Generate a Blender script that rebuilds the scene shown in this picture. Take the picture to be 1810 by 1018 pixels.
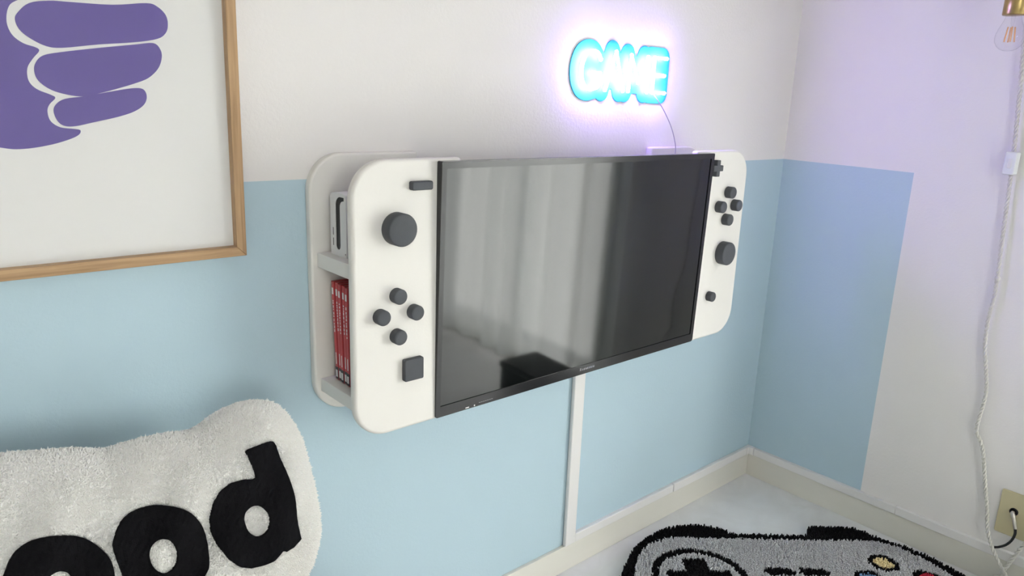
import bpy, bmesh, math, random
import numpy as np
from mathutils import Vector, Matrix

for o in list(bpy.data.objects):
    bpy.data.objects.remove(o)
scene = bpy.context.scene
COL = scene.collection

# ------------------------------------------------------------------ camera
cam_d = bpy.data.cameras.new('camera')
cam_d.sensor_width = 36.0
cam_d.lens = 1299.708 / 1810 * 36.0
cam_d.clip_start = 0.02
cam = bpy.data.objects.new('camera', cam_d)
COL.objects.link(cam)
Rr = Vector((0.75421467, -0.6556552, 0.03572801))
Uu = Vector((0.13476642, 0.20781885, 0.96883917))
Ff = Vector((0.6426494, 0.72589777, -0.24510034))
M = Matrix.Identity(4)
for i in range(3):
    M[i][0], M[i][1], M[i][2] = Rr[i], Uu[i], -Ff[i]
M[0][3], M[1][3], M[2][3] = -2.01713707, -1.11012887, 1.13198234
cam.matrix_world = M
scene.camera = cam

# ------------------------------------------------------------------ light
WIN = dict(y0=-2.00, y1=-0.95, z0=0.02, z1=1.45)      # window opening in the right wall
FILL_WIN = dict(y0=-3.05, y1=-1.80, z0=0.75, z1=1.95)     # unseen window added for frontal fill, opposite the television (here y means X)
world = bpy.data.worlds.new('daylight')
scene.world = world
world.use_nodes = True
bg = world.node_tree.nodes['Background']
bg.inputs['Strength'].default_value = 13.0
_nt = world.node_tree                                  # bright overcast sky above, darker ground below the horizon
_tc = _nt.nodes.new('ShaderNodeTexCoord'); _sp = _nt.nodes.new('ShaderNodeSeparateXYZ'); _cr = _nt.nodes.new('ShaderNodeValToRGB')
_nt.links.new(_tc.outputs['Generated'], _sp.inputs[0]); _nt.links.new(_sp.outputs['Z'], _cr.inputs[0])
_cr.color_ramp.elements[0].position = 0.0; _cr.color_ramp.elements[0].color = (0.58, 0.555, 0.535, 1)
_cr.color_ramp.elements[1].position = 0.06; _cr.color_ramp.elements[1].color = (1.42, 1.365, 1.35, 1)
_nt.links.new(_cr.outputs[0], bg.inputs['Color'])
for wi in (0, 1):
    W_ = (WIN, FILL_WIN)[wi]  # second portal serves the added fill window
    pl = bpy.data.lights.new('window_portal', 'AREA')
    pl.shape = 'RECTANGLE'
    pl.size = (W_['z1'] - W_['z0'], W_['y1'] - W_['y0'])[wi]
    pl.size_y = (W_['y1'] - W_['y0'], W_['z1'] - W_['z0'])[wi]
    pl.cycles.is_portal = True
    po = bpy.data.objects.new('window_portal', pl)
    COL.objects.link(po)
    mid, zc = (W_['y0'] + W_['y1']) / 2, (W_['z0'] + W_['z1']) / 2
    po.location = ((0.13, mid, zc), (mid, -3.53, zc))[wi]
    po.rotation_euler = ((0, math.radians(90), 0), (math.radians(90), 0, 0))[wi]       # shines into the room

vs = scene.view_settings
vs.view_transform = 'Standard'
vs.look = 'None'
vs.gamma = 1.0
vs.use_curve_mapping = False
vs.exposure = 0.38

random.seed(4)
rng = np.random.default_rng(7)

# ------------------------------------------------------------------ materials
def s2l(c):
    return tuple(((v / 255) / 12.92 if v / 255 <= 0.04045 else ((v / 255 + 0.055) / 1.055) ** 2.4) for v in c)

def mat(name, rgb, rough=0.5, metal=0.0, spec=0.5, bump=0.0, bscale=200.0, var=0.0, vscale=8.0, sheen=0.0):
    m = bpy.data.materials.new(name)
    m.use_nodes = True
    nt = m.node_tree
    p = nt.nodes['Principled BSDF']
    p.inputs['Base Color'].default_value = (*rgb, 1)
    p.inputs['Roughness'].default_value = rough
    p.inputs['Metallic'].default_value = metal
    p.inputs['Specular IOR Level'].default_value = spec
    p.inputs['Sheen Weight'].default_value = sheen
    if var or bump:
        tc = nt.nodes.new('ShaderNodeTexCoord')
    if var:
        n = nt.nodes.new('ShaderNodeTexNoise')
        n.inputs['Scale'].default_value = vscale
        n.inputs['Detail'].default_value = 6
        mx = nt.nodes.new('ShaderNodeMix'); mx.data_type = 'RGBA'
        mx.inputs['A'].default_value = (*[v * (1 - var) for v in rgb], 1)
        mx.inputs['B'].default_value = (*[min(1, v * (1 + var)) for v in rgb], 1)
        nt.links.new(tc.outputs['Object'], n.inputs['Vector'])
        nt.links.new(n.outputs['Fac'], mx.inputs['Factor'])
        nt.links.new(mx.outputs['Result'], p.inputs['Base Color'])
    if bump:
        n2 = nt.nodes.new('ShaderNodeTexNoise')
        n2.inputs['Scale'].default_value = bscale
        n2.inputs['Detail'].default_value = 4
        b = nt.nodes.new('ShaderNodeBump')
        b.inputs['Strength'].default_value = bump
        b.inputs['Distance'].default_value = 0.003
        nt.links.new(tc.outputs['Object'], n2.inputs['Vector'])
        nt.links.new(n2.outputs['Fac'], b.inputs['Height'])
        nt.links.new(b.outputs['Normal'], p.inputs['Normal'])
    return m

def wall_mat(name, mode):
    """white textured wallpaper; 'back' is blue below one metre, 'right' has a blue corner block."""
    white, blue = (0.80, 0.775, 0.75), (0.48, 0.62, 0.69)
    m = mat(name, white, rough=0.75, spec=0.25)
    nt = m.node_tree
    p = nt.nodes['Principled BSDF']
    geo = nt.nodes.new('ShaderNodeNewGeometry')
    n2 = nt.nodes.new('ShaderNodeTexNoise'); n2.inputs['Scale'].default_value = 150; n2.inputs['Detail'].default_value = 5
    n2.inputs['Roughness'].default_value = 0.6
    b = nt.nodes.new('ShaderNodeBump'); b.inputs['Strength'].default_value = 0.2; b.inputs['Distance'].default_value = 0.003
    nt.links.new(geo.outputs['Position'], n2.inputs['Vector'])
    nt.links.new(n2.outputs['Fac'], b.inputs['Height'])
    nt.links.new(b.outputs['Normal'], p.inputs['Normal'])
    if mode:
        sep = nt.nodes.new('ShaderNodeSeparateXYZ')
        nt.links.new(geo.outputs['Position'], sep.inputs[0])
        lim = nt.nodes.new('ShaderNodeMath'); lim.operation = 'MULTIPLY_ADD'
        lim.inputs[1].default_value = 0.018; lim.inputs[2].default_value = 1.0
        nt.links.new(sep.outputs['Y'], lim.inputs[0])
        lt = nt.nodes.new('ShaderNodeMath'); lt.operation = 'LESS_THAN'
        nt.links.new(sep.outputs['Z'], lt.inputs[0])
        nt.links.new(lim.outputs[0], lt.inputs[1])
        fac = lt
        if mode == 'right':
            gt = nt.nodes.new('ShaderNodeMath'); gt.operation = 'GREATER_THAN'
            nt.links.new(sep.outputs['Y'], gt.inputs[0]); gt.inputs[1].default_value = -0.3605
            mu = nt.nodes.new('ShaderNodeMath'); mu.operation = 'MULTIPLY'
            nt.links.new(lt.outputs[0], mu.inputs[0]); nt.links.new(gt.outputs[0], mu.inputs[1])
            fac = mu
        mx = nt.nodes.new('ShaderNodeMix'); mx.data_type = 'RGBA'
        mx.inputs['A'].default_value = (*white, 1); mx.inputs['B'].default_value = (*blue, 1)
        nt.links.new(fac.outputs[0], mx.inputs['Factor'])
        nt.links.new(mx.outputs['Result'], p.inputs['Base Color'])
    return m

def see_through(name, tint, rough=0.02, ior=1.45, tr=1.0):
    m = bpy.data.materials.new(name); m.use_nodes = True
    nt = m.node_tree; nt.nodes.clear()
    out = nt.nodes.new('ShaderNodeOutputMaterial')
    t = nt.nodes.new('ShaderNodeBsdfTransparent'); t.inputs[0].default_value = (*tint, 1)
    g = nt.nodes.new('ShaderNodeBsdfGlossy'); g.inputs['Roughness'].default_value = rough
    # Schlick reflectance from the unsigned view angle, the same from both faces of the pane
    geo = nt.nodes.new('ShaderNodeNewGeometry')
    dt = nt.nodes.new('ShaderNodeVectorMath'); dt.operation = 'DOT_PRODUCT'
    nt.links.new(geo.outputs['Incoming'], dt.inputs[0]); nt.links.new(geo.outputs['Normal'], dt.inputs[1])
    ab = nt.nodes.new('ShaderNodeMath'); ab.operation = 'ABSOLUTE'; nt.links.new(dt.outputs['Value'], ab.inputs[0])
    om = nt.nodes.new('ShaderNodeMath'); om.operation = 'SUBTRACT'; om.inputs[0].default_value = 1.0; nt.links.new(ab.outputs[0], om.inputs[1])
    pw = nt.nodes.new('ShaderNodeMath'); pw.operation = 'POWER'; pw.inputs[1].default_value = 5.0; nt.links.new(om.outputs[0], pw.inputs[0])
    f0 = ((ior - 1) / (ior + 1)) ** 2
    f = nt.nodes.new('ShaderNodeMath'); f.operation = 'MULTIPLY_ADD'; f.inputs[1].default_value = 1 - f0; f.inputs[2].default_value = f0
    nt.links.new(pw.outputs[0], f.inputs[0])
    mx = nt.nodes.new('ShaderNodeMixShader')
    nt.links.new(f.outputs[0], mx.inputs[0]); nt.links.new(t.outputs[0], mx.inputs[1]); nt.links.new(g.outputs[0], mx.inputs[2])
    nt.links.new(mx.outputs[0], out.inputs[0])
    return m

def emit_mat(name, rgb, strength, base=(0.9, 0.9, 0.9)):
    m = mat(name, base, 0.4)
    p = m.node_tree.nodes['Principled BSDF']
    p.inputs['Emission Color'].default_value = (*rgb, 1)
    p.inputs['Emission Strength'].default_value = strength
    return m

def curtain_mat():
    m = bpy.data.materials.new('sheer curtain'); m.use_nodes = True
    nt = m.node_tree; nt.nodes.clear()
    out = nt.nodes.new('ShaderNodeOutputMaterial')
    t = nt.nodes.new('ShaderNodeBsdfTransparent'); t.inputs[0].default_value = (0.98, 1.0, 0.99, 1)
    tl = nt.nodes.new('ShaderNodeBsdfTranslucent'); tl.inputs[0].default_value = (0.84, 0.88, 0.865, 1)
    df = nt.nodes.new('ShaderNodeBsdfDiffuse'); df.inputs[0].default_value = (0.80, 0.84, 0.82, 1)
    m1 = nt.nodes.new('ShaderNodeMixShader'); m1.inputs[0].default_value = 0.40
    m2 = nt.nodes.new('ShaderNodeMixShader'); m2.inputs[0].default_value = 0.78
    nt.links.new(tl.outputs[0], m1.inputs[1]); nt.links.new(df.outputs[0], m1.inputs[2])
    nt.links.new(t.outputs[0], m2.inputs[1]); nt.links.new(m1.outputs[0], m2.inputs[2])
    nt.links.new(m2.outputs[0], out.inputs[0])
    return m

def wood_mat(name, a, b, axis):
    m = mat(name, a, 0.45, spec=0.35)
    nt = m.node_tree; p = nt.nodes['Principled BSDF']
    tc = nt.nodes.new('ShaderNodeTexCoord')
    mp = nt.nodes.new('ShaderNodeMapping')
    sc = [160, 160, 160]; sc[axis] = 7
    mp.inputs['Scale'].default_value = sc
    n = nt.nodes.new('ShaderNodeTexNoise'); n.inputs['Scale'].default_value = 1.0; n.inputs['Detail'].default_value = 5
    n.inputs['Distortion'].default_value = 0.6
    cr = nt.nodes.new('ShaderNodeValToRGB')
    cr.color_ramp.elements[0].position = 0.32; cr.color_ramp.elements[0].color = (*b, 1)
    cr.color_ramp.elements[1].position = 0.66; cr.color_ramp.elements[1].color = (*a, 1)
    nt.links.new(tc.outputs['Object'], mp.inputs[0]); nt.links.new(mp.outputs[0], n.inputs['Vector'])
    nt.links.new(n.outputs['Fac'], cr.inputs[0]); nt.links.new(cr.outputs[0], p.inputs['Base Color'])
    bp = nt.nodes.new('ShaderNodeBump'); bp.inputs['Strength'].default_value = 0.15; bp.inputs['Distance'].default_value = 0.001
    nt.links.new(n.outputs['Fac'], bp.inputs['Height']); nt.links.new(bp.outputs[0], p.inputs['Normal'])
    return m

def floor_mat():
    m = mat('pale marbled vinyl', (0.68, 0.69, 0.68), 0.42, spec=0.35)
    nt = m.node_tree; p = nt.nodes['Principled BSDF']
    geo = nt.nodes.new('ShaderNodeNewGeometry')
    n = nt.nodes.new('ShaderNodeTexNoise'); n.inputs['Scale'].default_value = 7; n.inputs['Detail'].default_value = 9
    n.inputs['Distortion'].default_value = 1.6
    cr = nt.nodes.new('ShaderNodeValToRGB')
    cr.color_ramp.elements[0].position = 0.32; cr.color_ramp.elements[0].color = (0.74, 0.74, 0.725, 1)
    cr.color_ramp.elements[1].position = 0.68; cr.color_ramp.elements[1].color = (0.81, 0.815, 0.81, 1)
    nt.links.new(geo.outputs['Position'], n.inputs['Vector'])
    nt.links.new(n.outputs['Fac'], cr.inputs[0]); nt.links.new(cr.outputs[0], p.inputs['Base Color'])
    return m

MT = dict(
    wall_plain=wall_mat('white wallpaper', None), wall_back=wall_mat('wallpaper back', 'back'), wall_right=wall_mat('wallpaper right', 'right'),
    ceiling=mat('ceiling paper', (0.82, 0.81, 0.79), 0.8),
    floor=floor_mat(),
    base=mat('cream baseboard', (0.73, 0.71, 0.635), 0.45, var=0.05, vscale=5),
    duct=mat('white plastic duct', (0.80, 0.785, 0.765), 0.38),
    panel=mat('painted ivory board', (0.775, 0.755, 0.705), 0.55, var=0.025, vscale=10, bump=0.06, bscale=260),
    knob=mat('charcoal painted wood', (0.062, 0.067, 0.076), 0.62, bump=0.12, bscale=500, var=0.12, vscale=60),
    tvblack=mat('gloss black plastic', (0.010, 0.010, 0.012), 0.16, spec=0.5),
    tvside=mat('satin black plastic', (0.008, 0.008, 0.009), 0.5),
    screen=mat('tv screen', (0.003, 0.004, 0.004), 0.05, spec=0.62),
    greyprint=mat('grey print', (0.22, 0.22, 0.23), 0.4),
    whiteplastic=mat('white console plastic', (0.74, 0.74, 0.73), 0.4),
    black=mat('matt black', (0.006, 0.006, 0.007), 0.5),
    red=mat('red game case', (0.42, 0.035, 0.04), 0.28, var=0.1, vscale=40),
    caseclear=mat('red sleeve print', (0.50, 0.05, 0.055), 0.3, var=0.2, vscale=90),
    purple_print=mat('violet cover art', (0.10, 0.10, 0.26), 0.3, var=0.6, vscale=70),
    white_print=mat('white print', (0.75, 0.73, 0.72), 0.5),
    dark_print=mat('dark print', (0.03, 0.03, 0.035), 0.5),
    paper=mat('poster paper', (0.82, 0.81, 0.785), 0.65),
    violet=mat('violet ink', (0.125, 0.088, 0.33), 0.6, var=0.04, vscale=14),
    oak_x=wood_mat('oak along x', (0.50, 0.33, 0.18), (0.33, 0.20, 0.10), 0),
    oak_z=wood_mat('oak along z', (0.50, 0.33, 0.18), (0.33, 0.20, 0.10), 2),
    terry=mat('ivory terry cloth', (0.93, 0.92, 0.885), 0.95, spec=0.1, bump=0.3, bscale=420, var=0.08, vscale=9, sheen=0.6),
    felt=mat('black felt', (0.006, 0.006, 0.007), 0.95, spec=0.08, bump=0.3, bscale=600),
    rugblack=mat('black pile', (0.009, 0.009, 0.010), 0.95, spec=0.1),
    ruggrey=mat('grey pile', (0.56, 0.56, 0.57), 0.95, spec=0.1, var=0.18, vscale=120),
    rugyellow=mat('yellow pile', (0.86, 0.72, 0.40), 0.95, spec=0.1),
    rugblue=mat('blue pile', (0.20, 0.34, 0.52), 0.95, spec=0.1),
    rugred=mat('red pile', (0.50, 0.03, 0.06), 0.95, spec=0.1),
    ruggreen=mat('green pile', (0.05, 0.25, 0.17), 0.95, spec=0.1),
    plate=mat('beige outlet plastic', (0.56, 0.50, 0.31), 0.4),
    nickel=mat('nickel', (0.55, 0.52, 0.48), 0.28, metal=1.0),
    brass=mat('aged brass', (0.42, 0.31, 0.13), 0.33, metal=1.0, var=0.15, vscale=60),
    cord=mat('off white cotton cord', (0.72, 0.70, 0.64), 0.85, bump=0.4, bscale=900),
    switch=mat('white switch', (0.78, 0.80, 0.80), 0.35),
    cable=mat('thin clear grey cable', (0.36, 0.34, 0.40), 0.4),
    glass=see_through('clear glass', (0.995, 0.995, 0.995), 0.03),
    bulbglass=see_through('bulb glass', (0.985, 0.985, 0.985), 0.02, 1.35),
    filament=mat('amber filament', (0.85, 0.48, 0.22), 0.5),
    winglass=see_through('window glass', (0.98, 0.99, 0.985), 0.01, 1.4),
    winframe=mat('window frame aluminium', (0.60, 0.60, 0.60), 0.4),
    curtain=curtain_mat(),
    neon=emit_mat('neon tube', (0.42, 0.25, 1.0), 100.0),
    glow_plate=mat('pale cyan neon glow', (0.032, 0.42, 0.53), 0.6, spec=0.15),  # cyan tint stands for the glow around the tubes
    ottoman=mat('black canvas', (0.012, 0.012, 0.013), 0.85),
)

# ------------------------------------------------------------------ builders
WPOS = {}
def place(o, parent):
    COL.objects.link(o)
    off = Vector((0, 0, 0))
    if parent is not None:
        o.parent = parent
        o.location = -WPOS.get(parent.name, off)
    WPOS[o.name] = Vector((0, 0, 0))
    return o

def mesh_obj(name, V, F, m, parent=None, smooth=False, bevel=0.0, seg=2, autosmooth=True):
    me = bpy.data.meshes.new(name)
    me.from_pydata([tuple(v) for v in V], [], [tuple(f) for f in F])
    me.update()
    bm = bmesh.new(); bm.from_mesh(me)
    bmesh.ops.recalc_face_normals(bm, faces=bm.faces)
    bm.to_mesh(me); bm.free()
    me.materials.append(m)
    if smooth:
        me.polygons.foreach_set('use_smooth', [True] * len(me.polygons))
    o = bpy.data.objects.new(name, me)
    place(o, parent)
    if bevel:
        b = o.modifiers.new('bevel', 'BEVEL'); b.width = bevel; b.segments = seg; b.limit_method = 'ANGLE'
        b.angle_limit = math.radians(40); b.harden_normals = False
        me.polygons.foreach_set('use_smooth', [True] * len(me.polygons))
        w = o.modifiers.new('wn', 'WEIGHTED_NORMAL')
    return o

def empty(name, loc, label=None, cat=None, group=None):
    o = bpy.data.objects.new(name, None)
    COL.objects.link(o)
    o.location = loc
    o.empty_display_size = 0.05
    WPOS[o.name] = Vector(loc)
    if label: tag(o, label, cat, group)
    return o

def tag(o, label, cat=None, group=None, kind=None):
    o['label'] = label
    if cat: o['category'] = cat
    if group: o['group'] = group
    if kind: o['kind'] = kind
    return o

def struct(o, label=None):
    o['kind'] = 'structure'
    if label: o['label'] = label
    return o

def boxvf(lo, hi):
    x0, y0, z0 = lo; x1, y1, z1 = hi
    V = [(x0,y0,z0),(x1,y0,z0),(x1,y1,z0),(x0,y1,z0),(x0,y0,z1),(x1,y0,z1),(x1,y1,z1),(x0,y1,z1)]
    F = [(0,3,2,1),(4,5,6,7),(0,1,5,4),(1,2,6,5),(2,3,7,6),(3,0,4,7)]
    return V, F

def box(name, lo, hi, m, parent=None, bevel=0.0, seg=2):
    V, F = boxvf(lo, hi)
    return mesh_obj(name, V, F, m, parent, bevel=bevel, seg=seg)

def rrect(x0, x1, z0, z1, r, n=10):
    """rounded rectangle polygon; r = (bl, br, tr, tl)"""
    P = []
    cs = [((x0, z0), r[0], 180), ((x1, z0), r[1], 270), ((x1, z1), r[2], 0), ((x0, z1), r[3], 90)]
    sg = [(1, 1), (-1, 1), (-1, -1), (1, -1)]
    for (c, rr, a0), (sx, sz) in zip(cs, sg):
        if rr <= 1e-6:
            P.append(c); continue
        cx, cz = c[0] + sx * rr, c[1] + sz * rr
        for k in range(n + 1):
            a = math.radians(a0 + 90 * k / n)
            P.append((cx + rr * math.cos(a), cz + rr * math.sin(a)))
    return P

def extrude(name, poly, to3, d0, d1, m, parent=None, holes=(), bevel=0.0, seg=2):
    """extrude polygon (with holes) from depth d0 to d1; to3(a,b,d) -> xyz"""
    bm = bmesh.new()
    loops = [poly] + list(holes)
    if not holes:
        a = [bm.verts.new(to3(x, z, d0)) for x, z in poly]
        b = [bm.verts.new(to3(x, z, d1)) for x, z in poly]
        bm.faces.new(a); bm.faces.new(list(reversed(b)))
        n = len(poly)
        for i in range(n):
            bm.faces.new((a[i], b[i], b[(i + 1) % n], a[(i + 1) % n]))
    else:
        sides = []
        for d in (d0, d1):
            es = []; vv = []
            for lp in loops:
                v = [bm.verts.new(to3(x, z, d)) for x, z in lp]
                vv.append(v)
                es += [bm.edges.new((v[i], v[(i + 1) % len(v)])) for i in range(len(v))]
            bmesh.ops.triangle_fill(bm, use_beauty=True, use_dissolve=False, edges=es)
            sides.append(vv)
        for a, b in zip(*sides):
            n = len(a)
            for i in range(n):
                bm.faces.new((a[i], b[i], b[(i + 1) % n], a[(i + 1) % n]))
    bmesh.ops.recalc_face_normals(bm, faces=bm.faces)
    me = bpy.data.meshes.new(name)
    bm.to_mesh(me); bm.free()
    me.materials.append(m)
    o = bpy.data.objects.new(name, me)
    place(o, parent)
    if bevel:
        b = o.modifiers.new('bevel', 'BEVEL'); b.width = bevel; b.segments = seg; b.limit_method = 'ANGLE'
        b.angle_limit = math.radians(50)
        me.polygons.foreach_set('use_smooth', [True] * len(me.polygons))
        o.modifiers.new('wn', 'WEIGHTED_NORMAL')
    return o

XZ = lambda a, b, d: (a, d, b)       # polygon in X/Z, depth along Y
YZ = lambda a, b, d: (d, a, b)       # polygon in Y/Z, depth along X
XY = lambda a, b, d: (a, b, d)

def catmull(P, n=8, closed=False):
    P = [Vector(p) for p in P]
    out = []
    N = len(P)
    rngi = range(N) if closed else range(N - 1)
    for i in rngi:
        if closed:
            p0, p1, p2, p3 = P[i - 1], P[i], P[(i + 1) % N], P[(i + 2) % N]
        else:
            p0, p1, p2, p3 = P[max(i - 1, 0)], P[i], P[i + 1], P[min(i + 2, N - 1)]
        for k in range(n):
            t = k / n
            out.append(0.5 * ((2 * p1) + (p2 - p0) * t + (2 * p0 - 5 * p1 + 4 * p2 - p3) * t * t + (3 * p1 - p0 - 3 * p2 + p3) * t ** 3))
    if not closed: out.append(P[-1].copy())
    return out

def smooth2(P, n=5):
    return [(v.x, v.y) for v in catmull([(x, z, 0) for x, z in P], n, True)]

def tubevf(P, r, n=8, closed=False, cap=True):
    P = [Vector(p) for p in P]
    V = []; F = []
    N = len(P)
    t0 = (P[1] - P[0]).normalized()
    up = Vector((0, 0, 1)) if abs(t0.z) < 0.9 else Vector((1, 0, 0))
    nrm = (up - t0 * up.dot(t0)).normalized()
    rs = r if isinstance(r, (list, tuple)) else [r] * N
    for i in range(N):
        if closed: t = (P[(i + 1) % N] - P[i - 1])
        else: t = P[min(i + 1, N - 1)] - P[max(i - 1, 0)]
        t = t.normalized() if t.length > 1e-9 else t0
        nrm = (nrm - t * nrm.dot(t)).normalized()
        bn = t.cross(nrm)
        for k in range(n):
            a = 2 * math.pi * k / n
            V.append(P[i] + (nrm * math.cos(a) + bn * math.sin(a)) * rs[i])
    for i in range(N if closed else N - 1):
        j = (i + 1) % N
        for k in range(n):
            F.append((i * n + k, i * n + (k + 1) % n, j * n + (k + 1) % n, j * n + k))
    if cap and not closed:
        F.append(tuple(range(n))[::-1]); F.append(tuple((N - 1) * n + k for k in range(n)))
    return V, F

def tube(name, P, r, m, parent=None, n=8, closed=False):
    V, F = tubevf(P, r, n, closed)
    return mesh_obj(name, V, F, m, parent, smooth=True)

def merge(parts):
    V = []; F = []
    for v, f in parts:
        k = len(V); V += list(v); F += [tuple(i + k for i in q) for q in f]
    return V, F

def lathe(name, prof, c, axis, m, parent=None, n=32, smooth=True):
    """prof: (radius, height) list, around axis 'z' or 'y' at c"""
    V = []; F = []
    for r, h in prof:
        for k in range(n):
            a = 2 * math.pi * k / n
            if axis == 'z': V.append((c[0] + r * math.cos(a), c[1] + r * math.sin(a), c[2] + h))
            elif axis == 'y': V.append((c[0] + r * math.cos(a), c[1] + h, c[2] + r * math.sin(a)))
            else: V.append((c[0] + h, c[1] + r * math.cos(a), c[2] + r * math.sin(a)))
    L = len(prof)
    for i in range(L - 1):
        for k in range(n):
            F.append((i * n + k, i * n + (k + 1) % n, (i + 1) * n + (k + 1) % n, (i + 1) * n + k))
    if prof[0][0] > 1e-6: F.append(tuple(range(n)))
    if prof[-1][0] > 1e-6: F.append(tuple((L - 1) * n + k for k in range(n)))
    return mesh_obj(name, V, F, m, parent, smooth=smooth)

def inside(P, poly):
    """vectorised point in polygon"""
    x, y = P[:, 0], P[:, 1]
    res = np.zeros(len(P), bool)
    q = np.array(poly)
    j = len(q) - 1
    for i in range(len(q)):
        xi, yi = q[i]; xj, yj = q[j]
        c = ((yi > y) != (yj > y)) & (x < (xj - xi) * (y - yi) / (yj - yi + 1e-15) + xi)
        res ^= c
        j = i
    return res

def nearest(P, polys):
    """distance and nearest point on polygon outlines"""
    best = np.full(len(P), 1e9); bp = P.copy()
    for poly in polys:
        q = np.array(poly)
        for i in range(len(q)):
            a = q[i - 1]; b = q[i]; ab = b - a
            t = np.clip(((P - a) @ ab) / (ab @ ab + 1e-18), 0, 1)
            c = a + t[:, None] * ab
            d = np.hypot(*(P - c).T)
            k = d < best
            best[k] = d[k]; bp[k] = c[k]
    return best, bp

def gridfill(poly, holes, h):
    """quad grid over a polygon whose rim vertices are pulled onto the outline -> points, quads, rim mask"""
    q = np.array(poly)
    x0, y0 = q.min(0) - h; x1, y1 = q.max(0) + h
    nx, ny = int((x1 - x0) / h) + 1, int((y1 - y0) / h) + 1
    gx = x0 + np.arange(nx + 1) * h; gy = y0 + np.arange(ny + 1) * h
    cx, cy = np.meshgrid(gx[:-1] + h / 2, gy[:-1] + h / 2, indexing='ij')
    cc = np.stack([cx.ravel(), cy.ravel()], 1)
    ins = inside(cc, poly)
    for hl in holes: ins &= ~inside(cc, hl)
    ins = ins.reshape(nx, ny)
    idx = {}; pts = []; quads = []
    def vid(i, j):
        k = (i, j)
        if k not in idx:
            idx[k] = len(pts); pts.append((gx[i], gy[j]))
        return idx[k]
    for i in range(nx):
        for j in range(ny):
            if ins[i, j]:
                quads.append((vid(i, j), vid(i + 1, j), vid(i + 1, j + 1), vid(i, j + 1)))
    pts = np.array(pts)
    cnt = {}
    for f in quads:
        for k in range(4):
            e = tuple(sorted((f[k], f[(k + 1) % 4])))
            cnt[e] = cnt.get(e, 0) + 1
    rim = np.zeros(len(pts), bool)
    redges = [e for e, c in cnt.items() if c == 1]
    for a, b in redges: rim[a] = rim[b] = True
    d, bp = nearest(pts[rim], [poly] + list(holes))
    pts[rim] = bp
    return pts, quads, rim, redges

# ------------------------------------------------------------------ room shell
H = 2.40; XW = -3.9; YW = -3.4; T = 0.12
struct(box('floor', (XW - T, YW - T, -0.1), (T, T, 0.0), MT['floor']), 'pale marbled floor')
struct(box('ceiling', (XW - T, YW - T, H), (T, T, H + 0.1), MT['ceiling']))
struct(box('wall_back', (XW - T, 0.0, 0.0), (T, T, H), MT['wall_back']), 'white wall with pale blue lower half behind the television')
quad = lambda W_: [(W_['y0'], W_['z0']), (W_['y1'], W_['z0']), (W_['y1'], W_['z1']), (W_['y0'], W_['z1'])]
struct(box('wall_left', (XW - T, YW, 0.0), (XW, 0.0, H), MT['wall_plain']))
struct(extrude('wall_front', [(XW - T, 0), (T, 0), (T, H), (XW - T, H)], XZ, YW - T, YW, MT['wall_plain'], holes=[quad(FILL_WIN)]))
struct(extrude('wall_right', [(YW, 0), (0, 0), (0, H), (YW, H)], YZ, 0.0, T, MT['wall_right'], holes=[quad(WIN)]),
       'white wall with a pale blue block beside the corner')

# window in the right wall and the added fill window: frame, two sashes with panes
for wi, (W_, xo, mp) in enumerate(((WIN, 0.0, YZ), (FILL_WIN, YW - T, XZ))):
    w = struct(extrude('window_%d' % (wi + 1), quad(W_), mp, xo + .03, xo + .10, MT['winframe'],
               holes=[rrect(W_['y0'] + .04, W_['y1'] - .04, W_['z0'] + .04, W_['z1'] - .04, (0, 0, 0, 0))]))
    ym = (W_['y0'] + W_['y1']) / 2
    for k, (a, b, xx) in enumerate(((W_['y0'] + .04, ym + .02, .045), (ym - .02, W_['y1'] - .04, .07))):
        xx += xo
        sa = extrude('sash', rrect(a, b, W_['z0'] + .04, W_['z1'] - .04, (0, 0, 0, 0)), mp, xx, xx + .02, MT['winframe'], w,
                     holes=[rrect(a + .04, b - .04, W_['z0'] + .08, W_['z1'] - .08, (0, 0, 0, 0))])
        extrude('pane', rrect(a + .04, b - .04, W_['z0'] + .08, W_['z1'] - .08, (0, 0, 0, 0)), mp, xx + .007, xx + .012, MT['winglass'], sa)

# baseboards
BT, BH = 0.009, 0.072
struct(box('baseboard_back', (XW, -BT, 0), (0, 0, BH), MT['base'], bevel=0.0012))
struct(box('baseboard_right', (-BT, YW, 0), (0, -BT, BH), MT['base'], bevel=0.0012))
struct(box('baseboard_left', (XW, YW, 0), (XW + BT, -BT, BH), MT['base']))
struct(box('baseboard_front', (XW + BT, YW, 0), (-BT, YW + BT, BH), MT['base']))

# ------------------------------------------------------------------ cable ducts
def duct(name, lo, hi, axis, label, cat='cable duct'):
    """trapezoid-edged plastic raceway: shallow base and a bevelled lid"""
    x0, y0, z0 = lo; x1, y1, z1 = hi
    e = empty(name, ((x0 + x1) / 2, (y0 + y1) / 2, z0), label, cat, 'white cable ducts')
    return e
d = duct('cable_duct', (-.838, -.013, .068), (-.804, 0, .66), 2, 'white vertical cable duct running down the blue wall below the television')
box('duct_base', (-.835, -.004, .0725), (-.807, 0.0, .74), MT['duct'], d)
box('duct_lid', (-.8385, -.013, .0722), (-.8035, -.0022, .74), MT['duct'], d, bevel=.0025)
d = duct('cable_duct', (-.804, -.012, .072), (-.403, 0, .095), 0, 'white horizontal cable duct joined to the foot of the vertical duct')
box('duct_base', (-.8035, -.004, .0722), (-.403, 0, .095), MT['duct'], d)
box('duct_lid', (-.8035, -.012, .0722), (-.4042, -.004, .0955), MT['duct'], d, bevel=.002)
d = duct('cable_duct', (-.402, -.012, .072), (-.03, 0, .095), 0, 'white horizontal cable duct on the baseboard between the joint and the corner')
box('duct_base', (-.4025, -.004, .0722), (-.026, 0, .0955), MT['duct'], d)
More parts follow.
